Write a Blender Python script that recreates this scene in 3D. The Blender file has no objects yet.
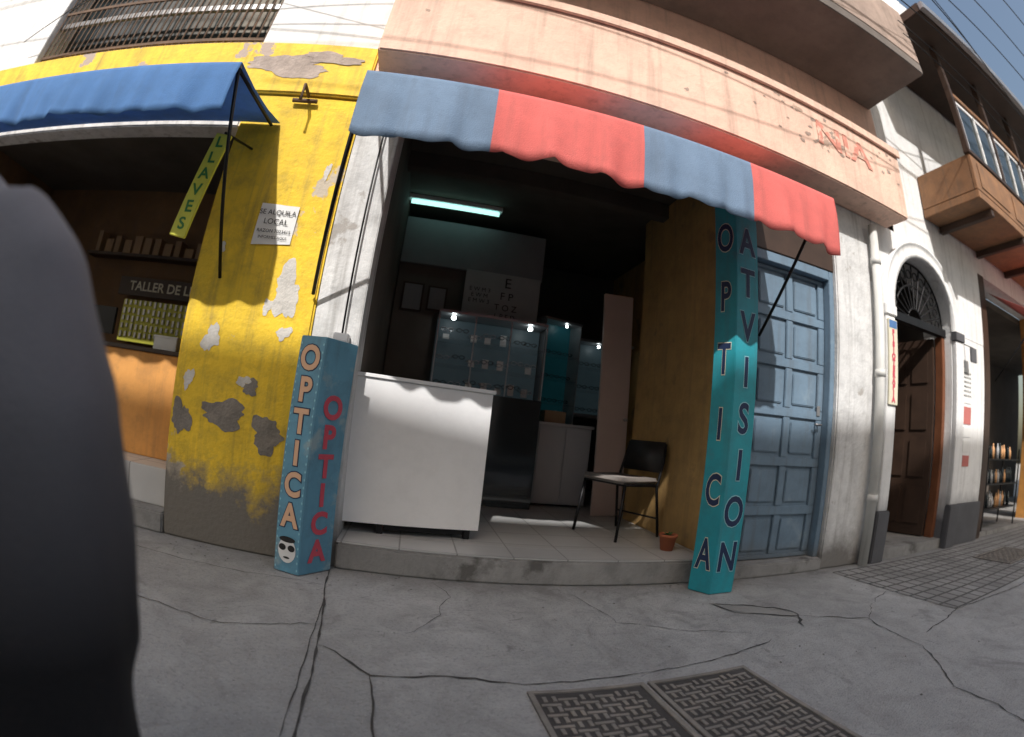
import bpy, bmesh, math, random
from mathutils import Vector, Matrix
random.seed(7)
S=bpy.context.scene
COL=bpy.context.collection
# ---------------------------------------------------------------- materials
def lk(nt,a,b): nt.links.new(a,b)
def M(name,col,rough=.8,var=.18,scale=3.0,bump=.15,bscale=45,col2=None,m2=(2.5,.58,.62),streak=0.0,zd=None,metal=0.0,spec=.4,alpha=1.0,emit=None,transl=0.0,speck=0.0,grime=0.0):
    m=bpy.data.materials.new(name);m.use_nodes=True;nt=m.node_tree;N=nt.nodes
    B=N['Principled BSDF'];B.inputs['Roughness'].default_value=rough;B.inputs['Metallic'].default_value=metal
    B.inputs['Specular IOR Level'].default_value=spec
    if emit: B.inputs['Emission Color'].default_value=(*emit[0],1);B.inputs['Emission Strength'].default_value=emit[1]
    if alpha<1: B.inputs['Alpha'].default_value=alpha
    tc=N.new('ShaderNodeTexCoord');P=tc.outputs['Object']
    def noise(sc,det=4,vec=None,rg=.6):
        n=N.new('ShaderNodeTexNoise');n.inputs['Scale'].default_value=sc;n.inputs['Detail'].default_value=det;n.inputs['Roughness'].default_value=rg
        lk(nt,vec or P,n.inputs['Vector']);return n.outputs['Fac']
    def mr(v,a,b,c=0,d=1):
        n=N.new('ShaderNodeMapRange');n.inputs[1].default_value=a;n.inputs[2].default_value=b;n.inputs[3].default_value=c;n.inputs[4].default_value=d
        lk(nt,v,n.inputs[0]);return n.outputs[0]
    def mix(f,a,b,mode='MIX'):
        n=N.new('ShaderNodeMix');n.data_type='RGBA';n.blend_type=mode
        lk(nt,f,n.inputs[0])
        for i,x in ((6,a),(7,b)):
            if isinstance(x,tuple): n.inputs[i].default_value=(x[0],x[1],x[2],1)
            else: lk(nt,x,n.inputs[i])
        return n.outputs[2]
    c=mix(mr(noise(scale),.3,.7),(col[0]*(1-var),col[1]*(1-var),col[2]*(1-var)),(min(col[0]*(1+var*.5),1),min(col[1]*(1+var*.5),1),min(col[2]*(1+var*.5),1)))
    if speck: c=mix(mr(noise(scale*28,2),.5,.75,0,speck),c,(col[0]*.45,col[1]*.45,col[2]*.45))
    if grime: c=mix(mr(noise(6.5,6,None,.72),.46,.70,0,grime),c,(col[0]*.38+.03,col[1]*.38+.03,col[2]*.38+.03))
    if streak:
        mp=N.new('ShaderNodeMapping');mp.inputs['Scale'].default_value=(9,9,.5);lk(nt,P,mp.inputs[0])
        c=mix(mr(noise(1.6,4,mp.outputs[0]),.52,.78,0,streak),c,(.10,.085,.07))
    if col2: c=mix(mr(noise(m2[0],6,None,.62),m2[1],m2[2]),c,col2)
    if zd:
        sx=N.new('ShaderNodeSeparateXYZ');lk(nt,P,sx.inputs[0])
        a=N.new('ShaderNodeMath');a.operation='MULTIPLY_ADD';lk(nt,noise(3.2,6,None,.68),a.inputs[0]);a.inputs[1].default_value=zd[2];lk(nt,sx.outputs[2],a.inputs[2])
        c=mix(mr(a.outputs[0],zd[0],zd[1],1,0),c,zd[3])
    lk(nt,c,B.inputs['Base Color'])
    if bump:
        b=N.new('ShaderNodeBump');b.inputs['Strength'].default_value=bump;b.inputs['Distance'].default_value=.02
        lk(nt,noise(bscale,3),b.inputs['Height']);lk(nt,b.outputs[0],B.inputs['Normal'])
    if transl:
        t=N.new('ShaderNodeBsdfTranslucent');lk(nt,c,t.inputs[0]);mx=N.new('ShaderNodeMixShader');mx.inputs[0].default_value=transl
        lk(nt,B.outputs[0],mx.inputs[1]);lk(nt,t.outputs[0],mx.inputs[2]);lk(nt,mx.outputs[0],N['Material Output'].inputs[0])
    return m
yellow=M('yellow_plaster',(.85,.57,.04),.75,.20,2.2,.3,30,(.50,.43,.34),(1.9,.61,.63),.5,(.74,.90,.85,(.17,.155,.135)),grime=.6)
yellow_hi=M('yellow_beam',(.85,.58,.06),.75,.16,2.2,.25,30,(.42,.33,.28),(2.6,.60,.615),.5,grime=.5)
whitep=M('white_plaster',(.66,.66,.66),.85,.18,2.5,.3,25,(.36,.34,.32),(2.2,.60,.63),.5,(.35,.6,.5,(.20,.19,.18)),grime=.45)
whiteu=M('white_wall',(.78,.78,.78),.85,.10,1.5,.2,25,None,(2,.6,.7),.35,(.45,.75,.3,(.13,.13,.14)),grime=.2)
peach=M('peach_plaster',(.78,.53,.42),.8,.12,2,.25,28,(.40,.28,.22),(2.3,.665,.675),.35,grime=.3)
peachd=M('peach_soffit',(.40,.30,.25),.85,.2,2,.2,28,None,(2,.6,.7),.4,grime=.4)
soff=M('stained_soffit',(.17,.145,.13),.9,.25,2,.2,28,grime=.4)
ochre=M('ochre_wall',(.52,.32,.12),.8,.22,2.3,.2,30,(.30,.19,.09),(3,.60,.66),.4,grime=.4)
brownw=M('brown_shop_wall',(.20,.11,.05),.8,.25,2.3,.1,30,None,(2,.6,.7),.3,grime=.4)
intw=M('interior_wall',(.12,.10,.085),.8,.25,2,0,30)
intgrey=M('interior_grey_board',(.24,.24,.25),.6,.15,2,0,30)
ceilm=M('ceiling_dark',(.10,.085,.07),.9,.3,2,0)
orange=M('orange_panel',(.70,.33,.09),.7,.2,2,.1,30,None,(2,.6,.7),.3,grime=.4)
concrete=M('concrete_slab_grey',(.30,.295,.285),.85,.2,2,.3,25,None,(2,.6,.7),.4)
stepm=M('step_concrete',(.28,.275,.27),.85,.25,3,.3,30,(.12,.115,.11),(4,.56,.66),grime=.6)
basem=M('dark_plinth',(.10,.10,.11),.7,.2,3,.2)
blackm=M('black_metal',(.018,.018,.02),.45,.2,5,0,60,metal=.5)
steel=M('grey_metal',(.35,.35,.36),.4,.15,5,0,60,metal=.7)
rust=M('rusty_metal',(.13,.075,.045),.7,.4,8,.2,60)
bluedoor=M('blue_door_paint',(.155,.23,.31),.5,.16,3,.12,25,(.23,.30,.36),(3,.6,.72),.4,(.15,.35,.2,(.12,.13,.14)),grime=.3)
darkwood=M('dark_wood',(.055,.032,.022),.5,.3,4,0,30)
redwood=M('red_brown_wood',(.20,.075,.035),.5,.3,4,0,30)
orangewood=M('brown_balcony_wood',(.27,.14,.07),.65,.25,4,.15,30,None,(2,.6,.7),.5,grime=.5)
counterw=M('white_laminate',(.82,.82,.83),.35,.04,2,0,30,spec=.5,grime=.10)
cabw=M('grey_white_cabinet',(.50,.50,.51),.4,.08,2,0)
pinkw=M('pale_door_panel',(.52,.41,.37),.5,.12,2,0)
clothb=M('awning_grey_blue',(.225,.32,.46),.85,.14,2.5,.3,160,None,(2,.6,.7),.22,transl=.25,grime=.25)
clothr=M('awning_coral',(.85,.205,.185),.85,.12,2.5,.3,160,None,(2,.6,.7),.22,transl=.25,grime=.2)
clothbl=M('awning_blue',(.13,.29,.60),.85,.14,2.5,.3,160,None,(2,.6,.7),.15,transl=.35,grime=.2)
cyan=M('sign_cyan_paint',(.025,.32,.39),.4,.12,3,.05,40,(.06,.23,.28),(5,.62,.72),.3,grime=.4)
cyan2=M('sign_pale_blue_paint',(.13,.32,.45),.45,.15,3,.05,40,(.28,.38,.42),(6,.56,.66),.35,grime=.5)
navy=M('letter_navy',(.015,.03,.085),.5,.1,3,0)
skyl=M('letter_pale_blue',(.30,.58,.66),.5,.1,3,0)
cream=M('letter_cream',(.70,.66,.52),.5,.1,3,0)
salmonl=M('letter_salmon',(.76,.47,.30),.5,.15,6,0,grime=.3)
orangel=M('letter_orange',(.78,.42,.20),.5,.12,3,0)
pinkl=M('letter_red',(.60,.08,.12),.5,.12,3,0)
redl=M('letter_faded_red',(.64,.26,.20),.8,.2,8,0,30,(.77,.53,.42),(9,.52,.60))
black=M('letter_black',(.02,.02,.02),.6,.1,3,0)
paper=M('white_paper',(.76,.76,.75),.8,.06,6,0)
card=M('cardboard',(.32,.21,.12),.85,.15,4,0)
yellowsign=M('yellow_sign_board',(.70,.68,.08),.5,.1,3,0,grime=.3)
greenl=M('letter_green',(.05,.22,.05),.5,.1,3,0)
teal=M('teal_board',(.02,.13,.16),.4,.15,3,0,emit=((.03,.35,.42),.02))
caseback=M('display_case_back',(.085,.12,.14),.4,.2,3,0,emit=((.30,.50,.58),.025))
glass=M('glass_pane',(.30,.36,.38),.05,.0,1,0,spec=.8,alpha=.14)
darkglass=M('dark_glass',(.02,.03,.035),.08,.1,2,0,spec=.8)
bulb=M('lit_bulb',(1,1,1),.4,0,1,0,emit=((.9,1,1),18))
tube=M('lit_tube',(.8,1,1),.4,0,1,0,emit=((.45,.95,.85),1.6))
terra=M('terracotta',(.42,.13,.06),.8,.15,3,0)
soil=M('soil',(.05,.035,.025),.95,.2)
leaf=M('leaf_green',(.05,.12,.03),.6,.2,3,0)
seatm=M('seat_vinyl',(.30,.27,.25),.6,.15,3,0)
chairb=M('chair_dark_vinyl',(.03,.027,.026),.5,.2,3,0)
pvc=M('white_pipe',(.62,.62,.60),.5,.12,3,.05,30,None,(2,.6,.7),.5)
coat=M('grey_jacket_fabric',(.19,.19,.215),.8,.12,6,.2,180,zd=(.62,1.08,0.0,(.004,.004,.006)))  # shading painted into the colour: lit grey on top, near-black lower down
skinm=M('skin',(.35,.19,.12),.6,.08,3,0)
hairm=M('black_hair',(.012,.010,.009),.5,.2,20,.4,90)
trouser=M('dark_trousers',(.02,.022,.03),.85,.15,3,0)
crackm=M('crack_dark',(.065,.062,.06),1,.3,20,0)
castiron=M('cast_iron',(.25,.23,.21),.65,.3,9,.2,80,(.33,.29,.25),(6,.5,.7))
castdark=M('cast_iron_recess',(.075,.07,.068),.85,.3,9,.2,80)
farw=M('cream_facade',(.74,.71,.66),.85,.12,1,0)
paleground=M('pale_bounce_ground',(.34,.32,.29),.95,.2,1,0)  # unseen ground, made pale to bounce sunlight into the shaded street
pinkaw=M('pink_awning',(.60,.20,.18),.8,.1,3,.1,60,transl=.2)
def tilemat(name,c1,c2,mortar,sc,bw,rh,ms,rough=.4,spec=.4,dirt=.3):
    m=bpy.data.materials.new(name);m.use_nodes=True;nt=m.node_tree;N=nt.nodes;B=N['Principled BSDF'];B.inputs['Roughness'].default_value=rough;B.inputs['Specular IOR Level'].default_value=spec
    tc=N.new('ShaderNodeTexCoord');b=N.new('ShaderNodeTexBrick');b.offset=0;b.inputs['Scale'].default_value=sc;b.inputs['Brick Width'].default_value=bw;b.inputs['Row Height'].default_value=rh;b.inputs['Mortar Size'].default_value=ms
    for k,c in (('Color1',c1),('Color2',c2),('Mortar',mortar)): b.inputs[k].default_value=(*c,1)
    lk(nt,tc.outputs['Object'],b.inputs['Vector'])
    n=N.new('ShaderNodeTexNoise');n.inputs['Scale'].default_value=2.3;n.inputs['Detail'].default_value=5;lk(nt,tc.outputs['Object'],n.inputs['Vector'])
    r=N.new('ShaderNodeMapRange');r.inputs[1].default_value=.35;r.inputs[2].default_value=.7;r.inputs[4].default_value=dirt;lk(nt,n.outputs['Fac'],r.inputs[0])
    x=N.new('ShaderNodeMix');x.data_type='RGBA';lk(nt,r.outputs[0],x.inputs[0]);lk(nt,b.outputs['Color'],x.inputs[6]);x.inputs[7].default_value=(c1[0]*.4,c1[1]*.4,c1[2]*.4,1)
    lk(nt,x.outputs[2],B.inputs['Base Color'])
    bp=N.new('ShaderNodeBump');bp.invert=True;bp.inputs['Strength'].default_value=.5;bp.inputs['Distance'].default_value=.004;lk(nt,b.outputs['Fac'],bp.inputs['Height']);lk(nt,bp.outputs[0],B.inputs['Normal'])
    return m
floort=tilemat('shop_floor_tile',(.48,.48,.48),(.53,.53,.53),(.25,.25,.25),1,.33,.33,.005,.3)
wtile=tilemat('white_step_tile',(.58,.58,.58),(.64,.64,.64),(.3,.3,.3),1,.3,.3,.006)
pavet=tilemat('small_paving_tile',(.28,.275,.27),(.34,.335,.33),(.11,.108,.105),1,.13,.13,.012,.9,.2,.5)
def walkmat():
    m=bpy.data.materials.new('sidewalk_concrete');m.use_nodes=True;nt=m.node_tree;N=nt.nodes;B=N['Principled BSDF'];B.inputs['Roughness'].default_value=.85;B.inputs['Specular IOR Level'].default_value=.3
    tc=N.new('ShaderNodeTexCoord');P=tc.outputs['Object']
    def noise(sc,det=5,rg=.6,dist=0,vec=None):
        n=N.new('ShaderNodeTexNoise');n.inputs['Scale'].default_value=sc;n.inputs['Detail'].default_value=det;n.inputs['Roughness'].default_value=rg;n.inputs['Distortion'].default_value=dist;lk(nt,vec or P,n.inputs['Vector']);return n.outputs['Fac']
    def mr(v,a,b,c=0,d=1):
        n=N.new('ShaderNodeMapRange');n.inputs[1].default_value=a;n.inputs[2].default_value=b;n.inputs[3].default_value=c;n.inputs[4].default_value=d;lk(nt,v,n.inputs[0]);return n.outputs[0]
    def mix(f,a,b):
        n=N.new('ShaderNodeMix');n.data_type='RGBA';lk(nt,f,n.inputs[0])
        for i,x in ((6,a),(7,b)):
            if isinstance(x,tuple): n.inputs[i].default_value=(*x,1)
            else: lk(nt,x,n.inputs[i])
        return n.outputs[2]
    c=mix(mr(noise(.9,5),.35,.65),(.33,.33,.33),(.47,.47,.47))
    c=mix(mr(noise(3.6,7,.72,.8),.42,.68,0,.7),c,(.25,.248,.245))
    c=mix(mr(noise(60,3,.7),.5,.8,0,.65),c,(.16,.158,.155))
    c=mix(mr(noise(110,2,.5),.62,.75,0,.5),c,(.57,.57,.56))
    c=mix(mr(noise(1.7,5,.6,1.8),.58,.68,0,.5),c,(.19,.187,.183))
    c=mix(mr(noise(7,4,.6,.8),.66,.70,0,.45),c,(.13,.128,.125))
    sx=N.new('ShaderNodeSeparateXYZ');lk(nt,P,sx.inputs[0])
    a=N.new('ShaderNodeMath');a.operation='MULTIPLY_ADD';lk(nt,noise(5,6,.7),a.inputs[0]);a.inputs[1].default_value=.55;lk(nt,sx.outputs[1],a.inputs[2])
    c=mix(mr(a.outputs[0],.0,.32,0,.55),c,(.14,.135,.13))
    lk(nt,c,B.inputs['Base Color'])
    a=N.new('ShaderNodeMath');a.operation='MULTIPLY_ADD';lk(nt,noise(9,5,.65),a.inputs[0]);a.inputs[1].default_value=1.6;lk(nt,noise(120,2),a.inputs[2])
    b=N.new('ShaderNodeBump');b.inputs['Strength'].default_value=.5;b.inputs['Distance'].default_value=.02;lk(nt,a.outputs[0],b.inputs['Height']);lk(nt,b.outputs[0],B.inputs['Normal'])
    return m
walk=walkmat()
asphalt=M('asphalt',(.06,.06,.06),.9,.2,3,0,90,speck=.4)
# ---------------------------------------------------------------- builders
def empty(name):
    e=bpy.data.objects.new(name,None);COL.objects.link(e);return e
def mk(name,bm,mat,parent=None,smooth=False,mats=None):
    me=bpy.data.meshes.new(name);bm.normal_update();bm.to_mesh(me);bm.free()
    o=bpy.data.objects.new(name,me);COL.objects.link(o)
    for q in (mats or [mat]): me.materials.append(q)
    if parent: o.parent=parent
    if smooth:
        for p in me.polygons: p.use_smooth=True
    return o
def addbox(bm,x0,x1,y0,y1,z0,z1,R=None,mi=0):
    vs=[bm.verts.new((x,y,z)) for x in (x0,x1) for y in (y0,y1) for z in (z0,z1)]
    if R:
        for v in vs: v.co=R@v.co
    for f in ((0,1,3,2),(4,6,7,5),(0,4,5,1),(2,3,7,6),(0,2,6,4),(1,5,7,3)):
        fa=bm.faces.new([vs[i] for i in f]);fa.material_index=mi
    return vs
def box(name,x0,x1,y0,y1,z0,z1,mat,parent=None,bev=.006,R=None):
    bm=bmesh.new();addbox(bm,x0,x1,y0,y1,z0,z1,R)
    bmesh.ops.recalc_face_normals(bm,faces=bm.faces)
    if bev: bmesh.ops.bevel(bm,geom=list(bm.edges),offset=bev,segments=2,affect='EDGES')
    return mk(name,bm,mat,parent)
def addtube(bm,pts,r,seg=8,caps=True):
    pts=[Vector(p) for p in pts];rr=r if isinstance(r,(list,tuple)) else [r]*len(pts);rings=[]
    for i,p in enumerate(pts):
        t=(pts[min(i+1,len(pts)-1)]-pts[max(i-1,0)]).normalized()
        a=t.cross(Vector((0,0,1)) if abs(t.z)<.9 else Vector((1,0,0))).normalized();b=t.cross(a)
        rings.append([bm.verts.new(p+rr[i]*(math.cos(2*math.pi*k/seg)*a+math.sin(2*math.pi*k/seg)*b)) for k in range(seg)])
    for i in range(len(rings)-1):
        for k in range(seg): bm.faces.new((rings[i][k],rings[i][(k+1)%seg],rings[i+1][(k+1)%seg],rings[i+1][k]))
    if caps: bm.faces.new(rings[0][::-1]);bm.faces.new(rings[-1])
def tubeo(name,pts,r,mat,parent=None,seg=10):
    bm=bmesh.new();addtube(bm,pts,r,seg);bmesh.ops.recalc_face_normals(bm,faces=bm.faces);return mk(name,bm,mat,parent,True)
def text(name,body,loc,size,ang,mat,parent,off=0,ext=.001,tilt=0,sx=1.0):
    c=bpy.data.curves.new(name,'FONT');c.body=body;c.size=size;c.align_x='CENTER';c.align_y='CENTER';c.offset=off;c.extrude=ext;c.resolution_u=4
    o=bpy.data.objects.new(name,c);COL.objects.link(o);c.materials.append(mat);o.parent=parent
    o.matrix_world=Matrix.Translation(loc)@Matrix.Rotation(ang,4,'Z')@Matrix.Rotation(math.pi/2,4,'X')@Matrix.Rotation(tilt,4,'Z')@Matrix.Diagonal((sx,1,1,1))
    return o
# ---------------------------------------------------------------- ground
bm=bmesh.new();addbox(bm,-150,250,-200,150,-.6,-.14);mk('ground',bm,paleground)
bm=bmesh.new();addbox(bm,-60,120,-8.0,-3.3,-.137,-.13);mk('road',bm,asphalt)
sw=box('sidewalk',-60,120,-3.15,0.05,-.13,0.0,walk,None,.0)
kb=box('kerb',-60,120,-3.3,-3.15,-.13,.004,stepm,None,.012)
box('sidewalk',-60,120,-9.3,-8.0,-.13,0.0,walk,None,.0)
box('tiled_paving',3.2,16,-1.3,-.12,.0,.004,pavet,None,0)
cr=bmesh.new()
def crack(pts,w,jit=.03,step=.045,z=.004):
    P=[];ox=oy=0
    for a,b in zip(pts,pts[1:]):
        n=max(1,int(math.hypot(b[0]-a[0],b[1]-a[1])/step))
        for i in range(n):
            ox=ox*.8+random.uniform(-jit,jit)*.3;oy=oy*.8+random.uniform(-jit,jit)*.3
            P.append((a[0]+(b[0]-a[0])*i/n+ox,a[1]+(b[1]-a[1])*i/n+oy))
    P.append(pts[-1]);prev=None
    for i,p in enumerate(P):
        q=P[min(i+1,len(P)-1)];o=P[max(i-1,0)];d=Vector((q[0]-o[0],q[1]-o[1])).normalized();n=Vector((-d.y,d.x))
        ww=w*random.uniform(.25,1.0)*(0.25 if i in(0,len(P)-1) else 1)
        a=cr.verts.new((p[0]+n.x*ww,p[1]+n.y*ww,z));b=cr.verts.new((p[0]-n.x*ww,p[1]-n.y*ww,z))
        if prev: cr.faces.new((prev[0],prev[1],b,a))
        prev=(a,b)
crack([(-.38,-.06),(-.36,-.3),(-.30,-.8),(-.27,-1.2),(-.22,-3.1)],.007,.008)
crack([(-.34,-.5),(-.33,-.8),(-.31,-1.2),(-.28,-2.2)],.003,.012,z=.0035)
crack([(-.26,-1.0),(-.07,-1.17),(.15,-1.15),(.32,-1.16),(.48,-1.2)],.007,.035,z=.0042)
crack([(-.07,-1.17),(-.04,-1.4),(-.03,-1.6),(0,-3.0)],.005,.02,z=.0038)
crack([(.48,-1.2),(.9,-1.17),(1.42,-1.12),(1.75,-1.02)],.004,.03)
crack([(1.75,-.45),(1.95,-.50),(2.1,-.62),(2.16,-.8),(2.05,-.95)],.011,.05)
crack([(1.75,-.45),(1.82,-.6),(2.02,-.72),(2.16,-.8)],.007,.04,z=.0044)
crack([(2.16,-.8),(2.5,-1.05),(2.42,-1.5),(2.1,-1.9),(2.0,-2.5)],.005,.05,z=.0036)
crack([(2.5,-1.05),(2.9,-.8),(3.2,-.7)],.003,.05,z=.0039)
crack([(2.6,-1.42),(3.2,-1.31),(4.5,-1.4),(7,-1.4)],.005,.03)
crack([(3.18,-.15),(3.18,-1.3)],.005,.01,z=.0037)
crack([(1.0,-.2),(1.05,-.6),(1.7,-.9)],.003,.05)
crack([(.2,-.06),(.28,-.3),(.22,-.55),(.05,-.8)],.0025,.05)
crack([(-.36,-.3),(-1.2,-.35),(-2.4,-.3)],.003,.04,z=.0043)
crack([(-.30,-.8),(-.7,-.95),(-1.5,-.9)],.003,.05,z=.0043)
mk('pavement_cracks',cr,crackm)
bm=bmesh.new();vs=[bm.verts.new((x,y,.0025)) for x,y in ((1.76,-.46),(1.85,-.47),(1.95,-.51),(2.06,-.60),(2.14,-.70),(2.15,-.80),(2.02,-.72),(1.9,-.66),(1.82,-.58))];bm.faces.new(vs[::-1]);mk('pavement_patch',bm,concrete)
bm=bmesh.new()
for k in range(170):
    if k<110: x=random.uniform(-1.4,4);y=-.03-abs(random.gauss(0,.12))
    else: x=random.uniform(-1,4);y=random.uniform(-2,-.3)
    if .45<x<1.45 and y<-1.2: continue
    s=random.uniform(.002,.007)
    r=bmesh.ops.create_icosphere(bm,subdivisions=1,radius=s,matrix=Matrix.Translation((x,y,s*.4))@Matrix.Diagonal((random.uniform(.7,1.5),1,.6,1)))
mk('pavement_grit',bm,stepm)
def cover(x0,x1,y0,y1,ang=1.5):
    e=empty('manhole_cover')
    Rm=Matrix.Translation((.95,-1.6,0))@Matrix.Rotation(math.radians(ang),4,'Z')@Matrix.Translation((-.95,1.6,0)) if ang else Matrix.Identity(4)
    zb=.001 if y1<-1.2 else .005
    bm=bmesh.new();addbox(bm,x0,x1,y0,y1,zb,zb+.005,Rm);mk('plate',bm,castdark,e)
    bm=bmesh.new();za=zb+.0055
    for a in ((x0,x1,y0,y0+.018),(x0,x1,y1-.018,y1),(x0,x0+.018,y0+.018,y1-.018),(x1-.018,x1,y0+.018,y1-.018)): addbox(bm,a[0],a[1],a[2],a[3],za,za+.0055,Rm)
    c=.034;nx=int((x1-x0-.05)/c);ny=int((y1-y0-.05)/c)
    for i in range(nx):
        for j in range(ny):
            cx=x0+.03+c*(i+.5);cy=y0+.03+c*(j+.5);l=c*.62;w=c*.2
            k=(i+2*j)%4
            if k in(0,1): addbox(bm,cx-l,cx+l*.6,cy-w,cy+w,za,za+.003+random.uniform(-.001,.001),Rm)
            else: addbox(bm,cx-w,cx+w,cy-l*.6,cy+l,za,za+.0034+random.uniform(-.0003,.0003),Rm)
    mk('tread_pattern',bm,castiron,e)
cover(.475,.925,-2.0,-1.245);cover(.945,1.415,-2.0,-1.245);cover(5.0,5.9,-1.0,-.55,0)
# ---------------------------------------------------------------- optical shop building
ob=empty('optical_shop_building')
box('white_pillar',-.64,-.36,.02,.32,0,3.09,whitep,ob)
box('shop_header',-.36,2.02,.01,.2,2.75,3.08,peach,ob)
box('side_wall',2.02,2.215,0,1.5,0,3.09,ochre,ob)
box('door_lintel',2.215,3.15,.03,.3,2.42,3.09,darkwood,ob)
box('right_pillar',3.15,3.75,0,.35,0,3.09,whitep,ob,.012)
box('upper_wall',-.64,4.15,0.0,.35,3.09,8.0,peach,ob)
box('ledge',-.60,4.0,-.30,-.002,3.08,3.81,peach,ob,.012)
box('ledge_lip',-.61,4.01,-.33,-.303,3.74,3.83,peach,ob,.006)
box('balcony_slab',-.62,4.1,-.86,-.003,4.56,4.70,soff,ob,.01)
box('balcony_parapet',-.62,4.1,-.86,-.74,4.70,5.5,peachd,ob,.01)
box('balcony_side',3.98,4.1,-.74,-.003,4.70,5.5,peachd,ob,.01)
box('entrance_step',-.36,2.02,-.02,.25,0.0,.155,stepm,ob,.012)
box('step_tile',-.36,2.018,-.01,.25,.156,.166,floort,ob,.003)
box('floor',-.52,3.2,.251,3.6,-.02,.166,floort,ob,0)
box('door_sill',2.216,3.15,-.02,.3,.0,.10,stepm,ob,.01)
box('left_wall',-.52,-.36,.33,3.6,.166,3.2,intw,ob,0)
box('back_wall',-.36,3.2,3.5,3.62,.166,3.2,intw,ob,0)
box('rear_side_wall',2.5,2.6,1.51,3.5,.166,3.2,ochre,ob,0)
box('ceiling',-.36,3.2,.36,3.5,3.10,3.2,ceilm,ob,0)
box('ceiling_beam',-.36,2.5,1.0,1.12,2.95,3.098,ceilm,ob,.004)
box('partition_board',-.35,1.14,2.12,2.16,2.45,2.95,intgrey,ob,.004)
box('partition_wall',-.35,1.14,2.17,2.22,.166,2.9,intw,ob,.004)
text('ledge_lettering','NIA',(3.12,-.3065,3.50),.33,0,redl,ob,off=.006,ext=.0012,sx=1.3)
bm=bmesh.new()
for k in range(34):
    cx=random.choice([1.3,2.1,2.5,2.75,3.0,3.7])+random.uniform(-.25,.25);cz=random.uniform(3.3,3.72);n=9
    s=random.uniform(.4,1)
    vs=[bm.verts.new((cx+s*random.uniform(.015,.05)*math.cos(2*math.pi*i/n),-.3022-k*.00006,cz+s*random.uniform(.01,.03)*math.sin(2*math.pi*i/n))) for i in range(n)];bm.faces.new(vs)
mk('paint_chips',bm,peachd,ob)
# blue door
bd=empty('blue_panel_door')
box('left_jamb',2.217,2.27,.04,.2,.10,2.42,bluedoor,bd,.004)
box('right_jamb',3.09,3.148,.04,.2,.10,2.42,bluedoor,bd,.004)
box('head',2.27,3.09,.04,.2,2.34,2.42,bluedoor,bd,.004)
box('leaf',2.272,3.088,.13,.17,.105,2.338,bluedoor,bd,.003)
rows=6;zb=[.105+i*(2.233/rows) for i in range(rows+1)]
for i in range(rows+1):
    z=zb[i];box('rail',2.275,3.085,.108,.129,max(z-.035,.106),min(z+.035,2.335),bluedoor,bd,.005)
for xx in (2.275,2.645,3.015):
    for i in range(rows): box('stile',xx,xx+.07,.1085,.1285,zb[i]+.036,zb[i+1]-.036,bluedoor,bd,.005)
for i in range(rows):
    for xx in (2.365,2.735): box('raised_panel',xx,xx+.26,.116,.1285,zb[i]+.065,zb[i+1]-.065,bluedoor,bd,.008)
tubeo('handle',[(3.03,.10,1.15),(3.03,.06,1.15),(2.96,.06,1.15)],.009,steel,bd)
box('lock',3.01,3.05,.098,.107,1.22,1.30,steel,bd,.003)
# ---------------------------------------------------------------- yellow building
yb=empty('yellow_shop_building')
box('yellow_pillar',-1.46,-.642,0,.35,0,2.86,yellow,yb,.012)
box('yellow_beam',-6.5,-.642,-.03,.35,2.861,3.32,yellow_hi,yb,.012)
box('upper_white_wall',-1.55,-.642,.02,.35,3.321,8,whiteu,yb)
box('left_end_pillar',-6.5,-4.6,0,.35,0,2.86,yellow,yb)
box('upper_left_wall',-6.5,-4.0,.02,.35,3.321,8,whiteu,yb)
box('upper_top_wall',-4.0,-1.55,.02,.35,4.9,8,whiteu,yb)
box('window_back',-4.0,-1.55,.30,.34,3.321,4.9,darkglass,yb,0)
bm=bmesh.new()
for i in range(36): addtube(bm,[(-3.98+i*.0685,.08,3.34),(-3.98+i*.0685,.08,4.88)],.008,6)
for z in (3.42,3.95,4.5): addbox(bm,-3.99,-1.56,.07,.09,z,z+.03)
mk('window_grille',bm,rust,yb)
box('mezzanine_frame',-4.0,-1.56,.1,.14,3.80,3.86,steel,yb,.003)
box('lower_step',-4.6,-1.462,-.01,.4,0,.13,stepm,yb,.01)
box('tiled_riser',-4.6,-1.462,.12,.4,.131,.37,wtile,yb,.006)
box('shop_floor',-4.6,-.9,.401,2.2,.0,.37,wtile,yb,0)
box('orange_counter',-4.6,-1.462,.42,.55,.371,1.08,orange,yb,.006)
box('counter_top',-4.6,-1.462,.40,.75,1.081,1.11,darkwood,yb,.004)
box('rear_wall',-4.6,-.9,1.6,1.7,.371,3.0,brownw,yb,0)
box('shop_left_wall',-4.7,-4.6,.36,1.7,0,3.0,brownw,yb,0)
box('inner_right_wall',-1.46,-1.40,.36,1.6,.371,2.9,brownw,yb,0)
box('shop_ceiling',-4.6,-1.46,.36,1.6,2.75,2.85,ceilm,yb,0)
box('shutter_box',-4.6,-1.47,.02,.2,2.60,2.72,whitep,yb,.01)
box('wall_shelf',-3.6,-1.9,1.42,1.59,2.0,2.03,darkwood,yb,.004)
bm=bmesh.new()
for i in range(13):
    x=-3.5+i*.125;addbox(bm,x,x+random.uniform(.05,.1),1.44,1.56,2.031,2.05+random.uniform(.06,.2))
mk('shelf_boxes',bm,card,yb)
kb_=empty('key_display_board')
box('board',-3.0,-2.02,1.50,1.53,1.20,1.60,yellowsign,kb_,.004)
bm=bmesh.new()
for i in range(16):
    for j in range(5): 
        x=-2.96+i*.06;z=1.24+j*.075;l=random.uniform(.035,.06);addbox(bm,x-.012,x+.012,1.485,1.495,z+.055-l,z+.055)
mk('keys',bm,steel,kb_)
kt=empty('key_workshop_sign');box('board',-3.1,-1.75,1.50,1.52,1.64,1.82,darkwood,kt,.003)
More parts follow.
